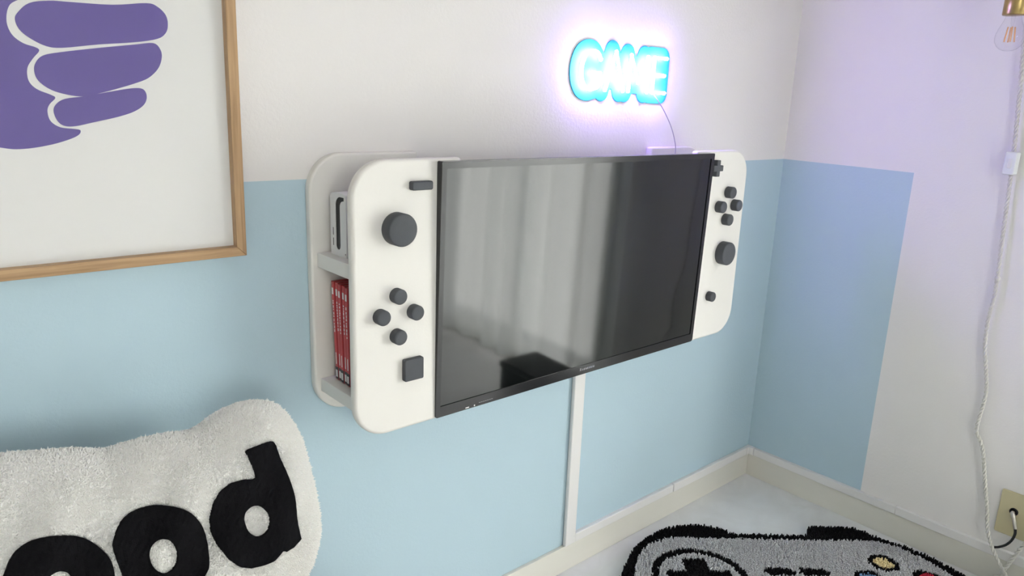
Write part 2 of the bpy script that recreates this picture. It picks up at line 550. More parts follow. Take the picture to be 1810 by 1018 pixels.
box('duct_lid', (-.4025, -.0130, .0722), (-.026, -.004, .0972), MT['duct'], d, bevel=.002)
d = duct('duct_corner_cover', (-.026, -.026, .072), (0, 0, .096), 0, 'white corner piece joining the two cable ducts in the room corner')
V, F = boxvf((-.026, -.0135, .0722), (0, 0, .0968))
V2, F2 = boxvf((-.0135, -.028, .0722), (0, -.0136, .0968))
extrude('cover', [(-.026, 0), (-.026, -.0135), (-.0135, -.0135), (-.0135, -.028), (0, -.028), (0, 0)], XY, .0722, .0968, MT['duct'], d, bevel=.0012)
d = duct('cable_duct', (-.012, -.47, .072), (0, -.028, .095), 1, 'white horizontal cable duct on the baseboard under the blue block')
box('duct_base', (-.004, -.462, .0722), (0, -.0285, .0955), MT['duct'], d)
box('duct_lid', (-.0125, -.462, .0722), (-.004, -.0285, .096), MT['duct'], d, bevel=.002)
d = duct('cable_duct', (-.012, -.69, .072), (0, -.463, .095), 1, 'white horizontal cable duct on the baseboard running towards the beige outlet')
box('duct_base', (-.004, -.93, .0722), (0, -.4625, .0955), MT['duct'], d)
box('duct_lid', (-.013, -.93, .0722), (-.004, -.4625, .0965), MT['duct'], d, bevel=.002)

# ------------------------------------------------------------------ controller shelves
PZ0, PZ1, PW, PR = .599, 1.042, .206, .06
PF, PB = -.146, -.128                 # front and rear face of the front panels
KF = .99368
kx = lambda x: -2.0171 + (x + 2.0171) * KF
kz = lambda z: 1.1320 + (z - 1.1320) * KF
def knob_round(parent, x, z, r, depth, name='round_button'):
    bv = min(.0022, r * .15)
    return lathe(name, [(r * .985, 0), (r, -.001), (r, -depth + bv), (r - bv * .35, -depth + bv * .3), (r - bv, -depth), (r * .5, -depth), (0, -depth)], (kx(x), PF + .0005, kz(z)), 'y', MT['knob'], parent, 36)

def shelf_unit(xo, side, label):
    """xo = outer edge X; side=+1: outer edge on the left"""
    x0, x1 = (xo, xo + PW) if side > 0 else (xo - PW, xo)
    r = (PR, 0, 0, PR) if side > 0 else (0, PR, PR, 0)
    e = empty('wall_shelf', ((x0 + x1) / 2, 0, PZ0), label, 'shelf', 'controller shaped wall shelves')
    extrude('back_panel', rrect(x0, x1, PZ0, PZ1, r, 14), XZ, 0.0, -.018, MT['panel'], e, bevel=.0045, seg=3)
    fx0, fx1 = (x0 + .004, x1) if side > 0 else (x0, x1 + .002)
    extrude('front_panel', rrect(fx0, fx1, PZ0 - .004, PZ1, r, 14), XZ, PB, PF, MT['panel'], e, bevel=.006, seg=4)
    i0, i1 = (x0 + .010, x1 - .004) if side > 0 else (x0 + .004, x1 - .010)
    box('shelf_board', (i0, PB - .0005, .858), (i1, -.0175, .882), MT['panel'], e, bevel=.0015)
    box('shelf_board', (i0, PB - .0005, .641), (i1, -.0175, .664), MT['panel'], e, bevel=.0015)
    return e

L = shelf_unit(-1.488, 1, 'ivory wall shelf shaped like a left controller half, open side holding red cases')
extrude('minus_button', rrect(kx(-1.3805), kx(-1.3415), kz(.9930), kz(1.0070), (.003,) * 4, 4), XZ, PF + .0005, PF - .011, MT['knob'], L, bevel=.0018)
knob_round(L, -1.4045, .9345, .0258, .023, 'thumb_stick')
for x, z in ((-1.4045, .8265), (-1.3720, .7950), (-1.4350, .7965), (-1.4045, .7590)):
    knob_round(L, x, z, .0125, .0155)
extrude('square_button', rrect(kx(-1.3935), kx(-1.3565), kz(.6785), kz(.7165), (.003,) * 4, 4), XZ, PF + .0005, PF - .010, MT['knob'], L, bevel=.0018)

Rr_ = shelf_unit(-.4275, -1, 'ivory wall shelf shaped like a right controller half, with a cross button')
c = (-.5565, 1.0025); a, hw = .0185, .0065
cross = [(-hw, -a), (hw, -a), (hw, -hw), (a, -hw), (a, hw), (hw, hw), (hw, a), (-hw, a), (-hw, hw), (-a, hw), (-a, -hw), (-hw, -hw)]
extrude('cross_button', [(kx(c[0]) + p, kz(c[1]) + q) for p, q in cross], XZ, PF + .0005, PF - .012, MT['knob'], Rr_, bevel=.0014)
for x, z in ((-.4925, .9445), (-.5260, .9125), (-.4615, .9125), (-.4935, .8805)):
    knob_round(Rr_, x, z, .0135, .0175)
knob_round(Rr_, -.4905, .7995, .0275, .022, 'thumb_stick')
knob_round(Rr_, -.5275, .6970, .0118, .015)

# ------------------------------------------------------------------ television
tvb, tvt = Vector((0, -.149, kz(.594))), Vector((0, -.160, kz(1.0368)))
tdir = (tvt - tvb).normalized(); tn = Vector((0, tdir.z * -1, tdir.y)).normalized()
TVX0, TVX1 = kx(-1.327), kx(-.580); TVH = (tvt - tvb).length
def TV(a, b, dpt):                   # a along X, b up the panel, dpt in front of the panel face
    p = tvb + tdir * b + tn * dpt
    return (a, p.y, p.z)
tv = empty('television', (-.95, -.07, .594), 'flat black television mounted between the two ivory controller shelves', 'television')
S0x, S1x, S0z, S1z = TVX0 + .0095, TVX1 - .0105, .0195, TVH - .0115
extrude('bezel', rrect(TVX0, TVX1, 0, TVH, (.004, .006, .003, .003), 4), TV, -.0135, 0.0, MT['tvblack'], tv,
        holes=[rrect(S0x, S1x, S0z, S1z, (.0005,) * 4, 1)])
extrude('screen', rrect(S0x - .001, S1x + .001, S0z - .001, S1z + .001, (0, 0, 0, 0)), TV, -.009, -.0016, MT['screen'], tv)
box('rear_housing', (-1.272, -.1375, .66), (-.644, -.028, .985), MT['tvside'], tv, bevel=.02, seg=3)
extrude('back_cover', rrect(-1.279, -.637, .004, TVH - .004, (.003,) * 4, 3), TV, -.030, -.0134, MT['tvside'], tv)
# grey maker's mark (illegible), menu print, stickers on lower bezel
xx = -.974
for k, wd in enumerate((.0058, .004, .0045, .004, .0045, .004, .0045, .002, .004)):
    extrude('logo_mark', rrect(xx, xx + wd * .75, .0085, .0125 if k else .0142, (0, 0, 0, 0)), TV, -.0005, .0002, MT['greyprint'], tv)
    xx += wd + .0008
extrude('sticker', rrect(-1.2665, -1.2585, .0022, .0040, (0, 0, 0, 0)), TV, -.0005, .0002, MT['white_print'], tv)
extrude('indicator', rrect(-1.2475, -1.2450, .0018, .0048, (.001,) * 4, 3), TV, -.0005, .0004, MT['white_print'], tv)
for k in range(7):
    extrude('menu_print', rrect(-1.236 + k * .0048, -1.236 + k * .0048 + .0034, .0052, .0066, (0, 0, 0, 0)), TV, -.0005, .00015, MT['greyprint'], tv)

# ------------------------------------------------------------------ console dock on the upper shelf
dk = empty('console_dock', (-1.365, -.058, .882), 'white upright console dock with a black slot, standing on the shelf board', 'console')
DX0, DX1 = -1.460, -1.300
DY0, DY1, DZ0, DZ1 = -.0840, -.0325, .882, .983
outer = rrect(DY0, DY1, DZ0, DZ1, (.001, .001, .010, .010), 8)
def ush(y0, y1, zb, zt, yfront, n=8):
    """slot: a channel down the side that bends over the front cover's rounded top"""
    P = []
    r = (y1 - y0) / 2; cy = (y0 + y1) / 2
    for k in range(n + 1):
        a = math.pi + math.pi * k / n
        P.append((cy + r * math.cos(a), zb + r + r * math.sin(a)))
    R = .0155
    for k in range(n + 1):
        a = math.pi / 2 * k / n
        P.append((y1 - R + R * math.cos(a), zt - R + R * math.sin(a)))
    P.append((yfront, zt)); P.append((yfront, zt - .006))
    r2 = .010
    for k in range(n + 1):
        a = math.pi / 2 - math.pi / 2 * k / n
        P.append((y0 - r2 + r2 * math.cos(a), zt - .006 - r2 + r2 * math.sin(a)))
    return P
slot = ush(-.0645, -.0495, DZ0 + .010, DZ1 - .0055, DY0 + .0065)
port = [rrect(-.0425, -.0395, z, z + .0125, (.0003,) * 4, 1) for z in (DZ0 + .015, DZ0 + .032)]
extrude('dock_body', outer, YZ, DX0, DX1, MT['whiteplastic'], dk, holes=[slot] + port)
extrude('slot_lining', ush(-.0650, -.0490, DZ0 + .0095, DZ1 - .0050, DY0 + .006), YZ, DX0 + .0012, DX1 - .006, MT['black'], dk)
for k, pp in enumerate((DZ0 + .0147, DZ0 + .0317)):
    box('usb_port', (DX0 + .0005, -.0428, pp), (DX0 + .02, -.0392, pp + .0131), MT['black'], dk)
lathe('dock_screw', [(.0011, 0), (.0011, -.0006), (0, -.0006)], (DX0, -.0805, DZ0 + .006), 'x', MT['greyprint'], dk, 10)

# ------------------------------------------------------------------ game cases on the lower shelf
case_labels = ['red game case touching the back panel of the shelf', 'second red game case from the back panel of the shelf',
               'middle red game case of the row, third from the back panel', 'fourth red game case from the back panel of the shelf',
               'front red game case of the row, violet picture on its cover']
for k in range(5):
    yb = -.0395 - k * .0098; lean = .0105 - .0018 * k; th = .0093; zb, zt = .6655, .8355 - .0005 * k
    x0 = -1.460 + (0.0, .0008, -.0006, .0004, -.0008)[k]; x1 = x0 + .104
    e = empty('game_case', (x0 + .05, yb, zb), case_labels[k], 'game case', 'red game cases on the lower shelf')
    sh = lambda y, z: y + lean * (z - zb) / (zt - zb)
    def GC(yy0, yy1, xa, xb, za, zc):
        V = [(x, sh(y, z), z) for x in (xa, xb) for y in (yy0, yy1) for z in (za, zc)]
        F = [(0, 1, 3, 2), (4, 6, 7, 5), (0, 4, 5, 1), (2, 3, 7, 6), (0, 2, 6, 4), (1, 5, 7, 3)]
        return V, F
    mesh_obj('case_body', *GC(yb - th, yb, x0, x1, zb, zt), MT['red'], e, bevel=.0012)
    mesh_obj('spine_sleeve', *GC(yb - th + .0012, yb - .0012, x0 - .0004, x0 + .002, zb + .006, zt - .006), MT['caseclear'], e)
    V, F = GC(yb - th + .0022, yb - .0022, x0 - .0008, x0, zt - .022, zt - .011)
    mesh_obj('spine_emblem', V, F, MT['white_print'], e)
    zz = zt - .032; bits = []
    while zz > zb + .085:
        ln = random.uniform(.002, .005)
        bits.append(GC(yb - th * .5 - random.uniform(.0008, .0016), yb - th * .5 + random.uniform(.0008, .0016), x0 - .0007, x0, zz - ln, zz))
        zz -= ln + random.uniform(.001, .003)
    mesh_obj('spine_title', *merge(bits), MT['white_print'], e)['kind'] = 'stuff'
    mesh_obj('maker_mark', *GC(yb - th + .0035, yb - .0035, x0 - .0007, x0, zb + .028, zb + .048), MT['white_print'], e)
    lab = mesh_obj('rating_label', *GC(yb - th + .0006, yb - .0006, x0 - .0007, x0, zb + .002, zb + .023), MT['dark_print'], e)
    mesh_obj('rating_mark', *GC(yb - th + .002, yb - .002, x0 - .0011, x0, zb + .006, zb + .018), MT['white_print'], lab)
    # front cover art
    mesh_obj('cover_art', *GC(yb - th - .0004, yb - th + .001, x0 + .002, x1 - .002, zb + .045, zt - .030), MT['purple_print'] if k == 4 else MT['caseclear'], e)

# ------------------------------------------------------------------ neon sign
sg = empty('neon_sign', (-.737, -.004, 1.16), 'glowing blue white neon sign reading GAME on the white wall', 'neon sign')
NZ0, NZ1 = 1.1640, 1.2400
def LT(pts, ox, w):
    return [(ox + a * w, -.0125, NZ0 + b * (NZ1 - NZ0)) for a, b in pts]
G = [(.98, .80), (.80, .97), (.5, 1.0), (.2, .90), (.02, .62), (.02, .32), (.2, .07), (.5, 0), (.82, .05), (.98, .14), (.98, .44), (.55, .44)]
A_ = [(0, 0), (.25, .52), (.5, 1.04), (.75, .52), (1, 0)]
letters = []
wl = .058; gp = .0175
ox = -.877
strokes = {
    'G': [catmull(LT(G[:9], 0, wl), 6) + LT(G[9:], 0, wl)],
    'A': [LT([(0, 0), (.5, 1.05), (1, 0)], 0, wl), LT([(.2, .36), (.8, .36)], 0, wl)],
    'M': [LT([(0, 0), (.06, 1.0), (.5, .25), (.94, 1.0), (1, 0)], 0, wl * 1.12)],
    'E': [LT([(.95, 1.0), (.02, 1.0), (.02, 0), (.95, 0)], 0, wl * .82), LT([(.02, .5), (.85, .5)], 0, wl * .82)],
}
allpts = []
for ch in 'GAME':
    parts = []
    for st in strokes[ch]:
        P = [Vector((p[0] + ox, p[1], p[2])) for p in st]
        parts.append(tubevf(P, .0038, 8))
        for p in P:                                   # rounded joints
            V = []; F = []
            bm = bmesh.new(); bmesh.ops.create_uvsphere(bm, u_segments=8, v_segments=6, radius=.0039)
            bm.verts.ensure_lookup_table()
            V = [v.co + p for v in bm.verts]; F = [tuple(v.index for v in f.verts) for f in bm.faces]; bm.free()
            parts.append((V, F))
        for a, b in zip(P[:-1], P[1:]):
            for t in np.linspace(0, 1, 7): allpts.append(((a + (b - a) * t).x, (a + (b - a) * t).z))
    V, F = merge(parts)
    o = mesh_obj('letter_tube', V, F, MT['neon'], sg, smooth=True)
    o['label'] = 'glowing tube letter ' + ch
    ox += wl * {'G': 1, 'A': 1, 'M': 1.12, 'E': .82}[ch] + gp
# neon glow painted as cyan plate: outline at a fixed distance from the strokes
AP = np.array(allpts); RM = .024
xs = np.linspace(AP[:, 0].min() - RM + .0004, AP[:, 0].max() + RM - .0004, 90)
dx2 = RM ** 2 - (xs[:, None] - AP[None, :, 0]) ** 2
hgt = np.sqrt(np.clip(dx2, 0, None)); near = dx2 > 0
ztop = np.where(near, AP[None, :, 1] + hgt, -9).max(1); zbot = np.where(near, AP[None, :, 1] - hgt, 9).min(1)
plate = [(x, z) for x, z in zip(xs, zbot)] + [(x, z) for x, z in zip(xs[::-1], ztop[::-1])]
extrude('neon_glow_plate', plate, XZ, -.0003, -.0025, MT['glow_plate'], sg, bevel=.0006)
cp = catmull([(-.634, -.0055, 1.165), (-.628, -.012, 1.154), (-.606, -.020, 1.128), (-.578, -.026, 1.088), (-.560, -.028, 1.050), (-.556, -.028, 1.022), (-.556, -.026, .985)], 8)
tube('power_cable', cp, .0011, MT['cable'], sg, 6)

# ------------------------------------------------------------------ framed poster
FX0, FX1, FZ0, FZ1 = -2.120, -1.5965, .8925, 1.620
pf = empty('framed_poster', ((FX0 + FX1) / 2, -.004, FZ0), 'oak framed poster of abstract violet rounded finger shapes on white', 'picture')
FW_, FD = .0145, .022
def mitre(name, P, m):
    o = extrude(name, P, XZ, -.004, -.004 - FD, m, pf, bevel=.0008)
    return o
i0, i1, j0, j1 = FX0 + FW_, FX1 - FW_, FZ0 + FW_, FZ1 - FW_
mitre('frame_rail', [(FX0, FZ0), (FX1, FZ0), (i1, j0), (i0, j0)], MT['oak_x'])
mitre('frame_rail', [(FX0, FZ1), (i0, j1), (i1, j1), (FX1, FZ1)], MT['oak_x'])
mitre('frame_stile', [(FX1, FZ0), (FX1, FZ1), (i1, j1), (i1, j0)], MT['oak_z'])
mitre('frame_stile', [(FX0, FZ0), (i0, j0), (i0, j1), (FX0, FZ1)], MT['oak_z'])
pp = box('poster_print', (i0 - .003, -.012, j0 - .003), (i1 + .003, -.006, j1 + .003), MT['paper'], pf)
pp['label'] = 'white paper with violet shapes'
box('glazing', (i0 - .002, -.0165, j0 - .002), (i1 + .002, -.0145, j1 + .002), MT['glass'], pf)
f1 = [(-1.8577, 1.2065), (-1.854, 1.2147), (-1.8414, 1.2264), (-1.8207, 1.2314), (-1.7968, 1.2324), (-1.7497, 1.2342), (-1.7094, 1.2405), (-1.6959, 1.2374), (-1.6862, 1.2279), (-1.6843, 1.2158), (-1.688, 1.2048), (-1.6991, 1.1968), (-1.7271, 1.1904), (-1.7703, 1.1844), (-1.8113, 1.1774), (-1.8291, 1.1784), (-1.8456, 1.1869), (-1.8546, 1.1957)]
f2 = [(-1.844, 1.148), (-1.8415, 1.158), (-1.8332, 1.1667), (-1.8148, 1.1719), (-1.7706, 1.1803), (-1.7273, 1.1876), (-1.7048, 1.1911), (-1.6966, 1.1846), (-1.6949, 1.1739), (-1.7003, 1.1592), (-1.7136, 1.146), (-1.7315, 1.138), (-1.7523, 1.1308), (-1.7725, 1.1245), (-1.7922, 1.1195), (-1.8108, 1.121), (-1.8285, 1.1265), (-1.8408, 1.1367)]
f3 = [(-1.8281, 1.1001), (-1.8248, 1.1087), (-1.8144, 1.1158), (-1.7922, 1.1197), (-1.7659, 1.1256), (-1.7354, 1.1318), (-1.7217, 1.1312), (-1.7176, 1.1223), (-1.7216, 1.1113), (-1.7345, 1.1019), (-1.7555, 1.0944), (-1.7857, 1.0869), (-1.8052, 1.0822), (-1.8177, 1.0824), (-1.8248, 1.0882)]
pm = [(-1.8554, 1.227), (-1.8633, 1.2184), (-1.8664, 1.2025), (-1.8624, 1.1887), (-1.8521, 1.1799), (-1.8396, 1.176), (-1.8365, 1.172), (-1.8439, 1.1627), (-1.8509, 1.1509), (-1.851, 1.1362), (-1.8433, 1.1266), (-1.8291, 1.1204), (-1.8247, 1.1165), (-1.8318, 1.1085), (-1.8348, 1.1), (-1.8324, 1.0881), (-1.8225, 1.0807), (-1.8071, 1.0787), (-1.8004, 1.0769), (-1.8032, 1.071), (-1.8163, 1.0647), (-1.8385, 1.0582), (-1.8657, 1.0541), (-1.8884, 1.0561),
      (-1.94, 1.07), (-1.99, 1.11), (-2.01, 1.17), (-2.01, 1.26), (-1.99, 1.32), (-1.93, 1.352), (-1.85, 1.355), (-1.76, 1.348), (-1.70, 1.335), (-1.68, 1.30), (-1.688, 1.262), (-1.705, 1.248), (-1.75, 1.2402), (-1.797, 1.2372), (-1.835, 1.2345)]
for P in (f1, f2, f3, pm):
    extrude('violet_shape', smooth2(P, 4), XZ, -.0118, -.0124, MT['violet'], pp)
pf.rotation_euler = (math.radians(1.3), 0, 0)          # hangs leaning slightly forward at the top

# ------------------------------------------------------------------ bench and cushion
bz = .380
bn = empty('wooden_bench', (-1.92, -.30, 0), 'low oak bench beneath the white lettered cushion', 'bench')
box('seat_board', (-2.28, -.48, bz - .03), (-1.567, -.119, bz), MT['oak_x'], bn, bevel=.004)
for x in (-2.25, -1.632):
    for y in (-.455, -.179):
        box('leg', (x, y, 0), (x + .035, y + .035, bz - .03), MT['oak_z'], bn, bevel=.003)
for y in (-.448, -.172):
    box('apron', (-2.215, y, bz - .085), (-1.632, y + .02, bz - .03), MT['oak_x'], bn)

cu = empty('lettered_cushion', (-1.90, -.24, bz), 'white terry cushion with black felt letters, leaning by the blue wall', 'cushion')
cb = Vector((0, -.24, .402)); cT = Vector((0, .34425465, .93887632)); cN = Vector((0, -.93887632, .34425465))
out = [(-1.9418, .3285), (-1.9143, .3234), (-1.8856, .3182), (-1.8619, .313), (-1.8377, .3055), (-1.805, .3065), (-1.7634, .3056), (-1.7384, .3016), (-1.7192, .3054), (-1.7028, .3133), (-1.6777, .3203), (-1.6452, .3217), (-1.6139, .3092), (-1.5975, .2853), (-1.5850, .2489), (-1.5812, .2092), (-1.5795, .1656), (-1.583, .1155), (-1.602, .074), (-1.626, .046),
       (-1.648, .020), (-1.675, .004), (-1.71, .004), (-1.76, .014), (-1.85, .012), (-1.95, .002), (-2.05, .008), (-2.13, 0.0), (-2.19, .016), (-2.225, .06), (-2.238, .12), (-2.238, .2), (-2.22, .28), (-2.17, .322), (-2.08, .325), (-2.0, .328)]
out = smooth2(out, 5)
TH, DD = .070, .085
def cheight(P):
    d, _ = nearest(P, [out])
    u = np.clip(d / DD, 0, 1)
    h = TH * np.sqrt(np.clip(1 - (1 - u) ** 2, 0, 1))
    w = u * (.0045 * np.sin(P[:, 0] * 41 + 3.0 * np.sin(P[:, 1] * 17)) + .0035 * np.sin(P[:, 0] * 83 - P[:, 1] * 46 + 1.3) + .003 * np.sin(P[:, 1] * 71 + P[:, 0] * 23))
    x, y = P[:, 0], P[:, 1]
    up = np.clip((y - .20) / .10, 0, 1)
    for xc, dp in ((-1.743, .013), (-1.842, .011), (-1.955, .008)):       # soft folds running down from the dips in the top edge
        w = w - u * up * dp * np.exp(-((x - xc - .12 * (.3 - y)) / .017) ** 2)
    w = w + u * .0011 * (np.sin(x * 310 + 2 * np.sin(y * 190)) * np.sin(y * 287 + 2 * np.sin(x * 170)))
    return h + w
def c3(P, h):
    P = np.asarray(P); h = np.asarray(h)
    return np.stack([P[:, 0], cb.y + cT.y * P[:, 1] + cN.y * h, cb.z + cT.z * P[:, 1] + cN.z * h], 1)
pts, quads, rim, redges = gridfill(out, [], .0055)
h = cheight(pts)
n = len(pts); fr = c3(pts, h); back = c3(pts, -h * .75)
bmap = np.arange(n) + n; inner = np.where(~rim)[0]; bmap[rim] = np.where(rim)[0]
newidx = {}; V = list(map(tuple, fr))
for i in inner: newidx[i] = len(V); V.append(tuple(back[i]))
for i in np.where(rim)[0]: newidx[i] = i
F = list(quads) + [tuple(newidx[i] for i in reversed(f)) for f in quads]
cover = mesh_obj('cushion_cover', V, F, MT['terry'], cu, smooth=True)
# felt letters: outlines lie in the cushion plane and follow its bulge
d_out = [(-1.6857, .2608), (-1.6791, .262), (-1.6607, .264), (-1.6475, .264), (-1.6436, .2567), (-1.6392, .2241), (-1.6351, .1759), (-1.6332, .1231), (-1.6466, .1175), (-1.6601, .1168), (-1.6646, .121), (-1.6792, .113), (-1.6923, .1117), (-1.7095, .1138), (-1.723, .1209), (-1.7348, .1352), (-1.7431, .1553), (-1.7457, .1732), (-1.744, .192), (-1.7369, .2092), (-1.7264, .2205), (-1.7133, .2263), (-1.696, .2259), (-1.6804, .2216), (-1.6813, .2367)]
d_hole = smooth2([(-1.7055, .1752), (-1.7011, .185), (-1.6904, .1889), (-1.6798, .1842), (-1.6729, .173), (-1.6728, .1627), (-1.678, .1531), (-1.6865, .1485), (-1.6951, .1503), (-1.7034, .1595)], 3)
o_half = [(-1.8573, .1902), (-1.8536, .2046), (-1.844, .2193), (-1.8304, .2271), (-1.8133, .2284), (-1.7967, .2245), (-1.7765, .2138), (-1.7615, .1956), (-1.7539, .1737)]
oc = (-1.8056, .1705)
o_out = smooth2(o_half + [(2 * oc[0] - x, 2 * oc[1] - y) for x, y in o_half[1:-1]] , 3)
o_hole = smooth2([(-1.8228, .1729), (-1.8166, .1844), (-1.8054, .1869), (-1.7958, .1796), (-1.7923, .1639), (-1.7963, .1513), (-1.8038, .146), (-1.8121, .1476), (-1.821, .1584)], 3)
sft = lambda P, dx, dy: [(x + dx, y + dy) for x, y in P]
LET = [('d', d_out, d_hole), ('o', o_out, o_hole), ('o', sft(o_out, -.1075, .0015), sft(o_hole, -.1085, .002))]
for ch, po_, ph in LET:
    p2, q2, rm, re = gridfill(po_, [ph], .004)
    hh = cheight(p2)
    top = c3(p2, hh + .0075); bot = c3(p2, hh - .002); k = len(p2)
    FF = list(q2) + [(a, b, b + k, a + k) for a, b in re]
    o = mesh_obj('felt_letter', list(map(tuple, top)) + list(map(tuple, bot)), FF, MT['felt'], cu, smooth=False)
    o['label'] = 'black felt letter ' + ch
# terry loops on the front: short tufts
N = 150000
cand = np.stack([rng.uniform(-2.24, -1.57, N), rng.uniform(0, .335, N)], 1)
keep = inside(cand, out)
for _, po_, ph in LET: keep &= ~(inside(cand, po_) & ~inside(cand, ph))
cand = cand[keep]; hb = cheight(cand)
e1 = cheight(cand + [.002, 0]) - hb; e2 = cheight(cand + [0, .002]) - hb
nn = np.stack([-np.clip(e1 / .002, -3, 3), -np.clip(e2 / .002, -3, 3), np.ones(len(cand))], 1); nn /= np.linalg.norm(nn, axis=1)[:, None]
ln = rng.uniform(.0018, .0038, len(cand)); tl = rng.normal(0, .35, (len(cand), 2))
tip2 = cand + nn[:, :2] * ln[:, None] + tl * ln[:, None]; tiph = hb + nn[:, 2] * ln
V = []; F = []
r = .0018; ang = rng.uniform(0, 6.28, len(cand))
bases = [c3(cand + r * np.stack([np.cos(ang + q), np.sin(ang + q)], 1), hb - .0008) for q in (0, 2.094, 4.189)]
V = np.stack([*bases, c3(tip2, tiph)], 1).reshape(-1, 3)
ids = np.arange(len(cand))[:, None, None] * 4
F = (ids + np.array([[0, 1, 3], [1, 2, 3], [2, 0, 3]])[None]).reshape(-1, 3)
o = mesh_obj('terry_pile', V.tolist(), F.tolist(), MT['terry'], cu)
o['kind'] = 'stuff'

# ------------------------------------------------------------------ rug
ua = np.array([.78, -.62]) / math.hypot(.78, .62); va = np.array([-.62, -.78]) / math.hypot(.78, .62)
def r2w(P):
    P = np.asarray(P)
    return (P[:, :1] - .073) * ua + P[:, 1:2] * va
rc = r2w([(0, .58)])[0]
rug = empty('game_pad_rug', (rc[0], rc[1], 0), 'shaggy grey and black rug shaped like a game pad on the floor', 'rug')
r_out = [(-.441, .571), (-.408, .495), (-.375, .44), (-.327, .393), (-.285, .362), (-.241, .345), (-.205, .340), (-.173, .342), (-.134, .355), (-.105, .377), (-.095, .384), (-.045, .386), (.03, .388), (.097, .390), (.103, .387), (.128, .349), (.136, .344), (.20, .346), (.250, .350), (.272, .366), (.290, .390), (.348, .436), (.394, .487), (.43, .555),
         (.447, .63), (.43, .71), (.37, .78), (.27, .81), (.18, .785), (.12, .745), (0, .735), (-.12, .745), (-.18, .785), (-.27, .81), (-.37, .78), (-.44, .71), (-.457, .63)]
r_field = smooth2([(-.403, .555), (-.385, .50), (-.345, .44), (-.278, .406), (-.19, .405), (-.099, .407), (.0, .410), (.15, .413), (.271, .415), (.322, .437), (.376, .505), (.405, .575),
                   (.412, .63), (.395, .70), (.345, .75), (.27, .775), (.2, .755), (.13, .715), (0, .705), (-.13, .715), (-.2, .755), (-.27, .775), (-.35, .75), (-.405, .70), (-.42, .63)], 3)
circ = lambda cx, cy, r, n=28: [(cx + r * math.cos(2 * math.pi * k / n), cy + r * math.sin(2 * math.pi * k / n)) for k in range(n)]
ring_o, ring_i = circ(-.243, .578, .122), circ(-.243, .578, .103)
ca, ch_ = .080, .030
crs = [(-.243 + p, .578 + q) for p, q in [(-ch_, -ca), (ch_, -ca), (ch_, -ch_), (ca, -ch_), (ca, ch_), (ch_, ch_), (ch_, ca), (-ch_, ca), (-ch_, ch_), (-ca, ch_), (-ca, -ch_), (-ch_, -ch_)]]
bars = [[(-.073, .536), (-.012, .536), (.004, .552), (-.004, .566), (-.062, .566), (-.076, .552)],
        [(.018, .536), (.076, .538), (.092, .554), (.084, .567), (.026, .567), (.012, .552)]]
btn = [((.2505, .513), MT['rugyellow'], 'yellow'), ((.180, .579), MT['rugblue'], 'blue'), ((.331, .579), MT['rugred'], 'red'), ((.255, .652), MT['ruggreen'], 'green')]
V3 = lambda P, z: [(p[0], p[1], z) for p in r2w(P)]
extrude('rug_backing', r_out, lambda a, b, d: (*r2w([(a, b)])[0], d), 0.0005, .008, MT['rugblack'], rug)
sp = .0044
gu, gv = np.meshgrid(np.arange(-.46, .46, sp), np.arange(.335, .815, sp), indexing='ij')
G_ = np.stack([gu.ravel(), gv.ravel()], 1); G_ += rng.uniform(-sp * .4, sp * .4, G_.shape)
G_ = G_[inside(G_, r_out)]
region = np.zeros(len(G_), int)                                   # 0 border
region[inside(G_, r_field)] = 1
region[inside(G_, ring_o) & ~inside(G_, ring_i)] = 2
region[inside(G_, crs)] = 3
for k, b in enumerate(bars): region[inside(G_, b)] = 4 + k
for k, (c, m_, nm) in enumerate(btn):
    region[np.hypot(*(G_ - c).T) < .036] = 6 + 2 * k
    region[np.hypot(*((G_ - c) * [1, 1.1]).T) < .024] = 7 + 2 * k
def tufts(name, P, m, hmin, hmax, r):
    n = len(P); W2 = r2w(P)
    ht = rng.uniform(hmin, hmax, n); ang = rng.uniform(0, 6.28, n)
    tlt = rng.normal(0, .0015, (n, 2))
    rings = []
    for lev, (fz, fr, ft) in enumerate(((0.0, 1.0, 0), (.65, 1.1, .5), (1.0, .62, 1.0))):
        for q in range(4):
            a = ang + q * math.pi / 2
            rings.append(np.stack([W2[:, 0] + tlt[:, 0] * ft + r * fr * np.cos(a), W2[:, 1] + tlt[:, 1] * ft + r * fr * np.sin(a), .006 + (ht - .006) * fz], 1))
    V = np.stack(rings, 1).reshape(-1, 3)
    fs = [[l * 4 + q, l * 4 + (q + 1) % 4, (l + 1) * 4 + (q + 1) % 4, (l + 1) * 4 + q] for l in (0, 1) for q in range(4)] + [[8, 9, 10, 11]]
    F = (np.arange(n)[:, None, None] * 12 + np.array(fs)[None]).reshape(-1, 4)
    o = mesh_obj(name, V.tolist(), F.tolist(), m, rug)
    o['kind'] = 'stuff'
    return o
specs = {0: ('black_border_pile', MT['rugblack']), 1: ('grey_field_pile', MT['ruggrey']), 2: ('black_ring_pile', MT['rugblack']), 3: ('black_cross_pile', MT['rugblack']),
         4: ('black_bar_pile', MT['rugblack']), 5: ('black_bar_pile', MT['rugblack'])}
for k, (c, m_, nm) in enumerate(btn):
    specs[6 + 2 * k] = ('black_button_rim_pile', MT['rugblack']); specs[7 + 2 * k] = (nm + '_button_pile', m_)
for k, (nm, m_) in specs.items():
    P = G_[region == k]
    if len(P): tufts(nm, P, m_, .019, .0235, .0025)

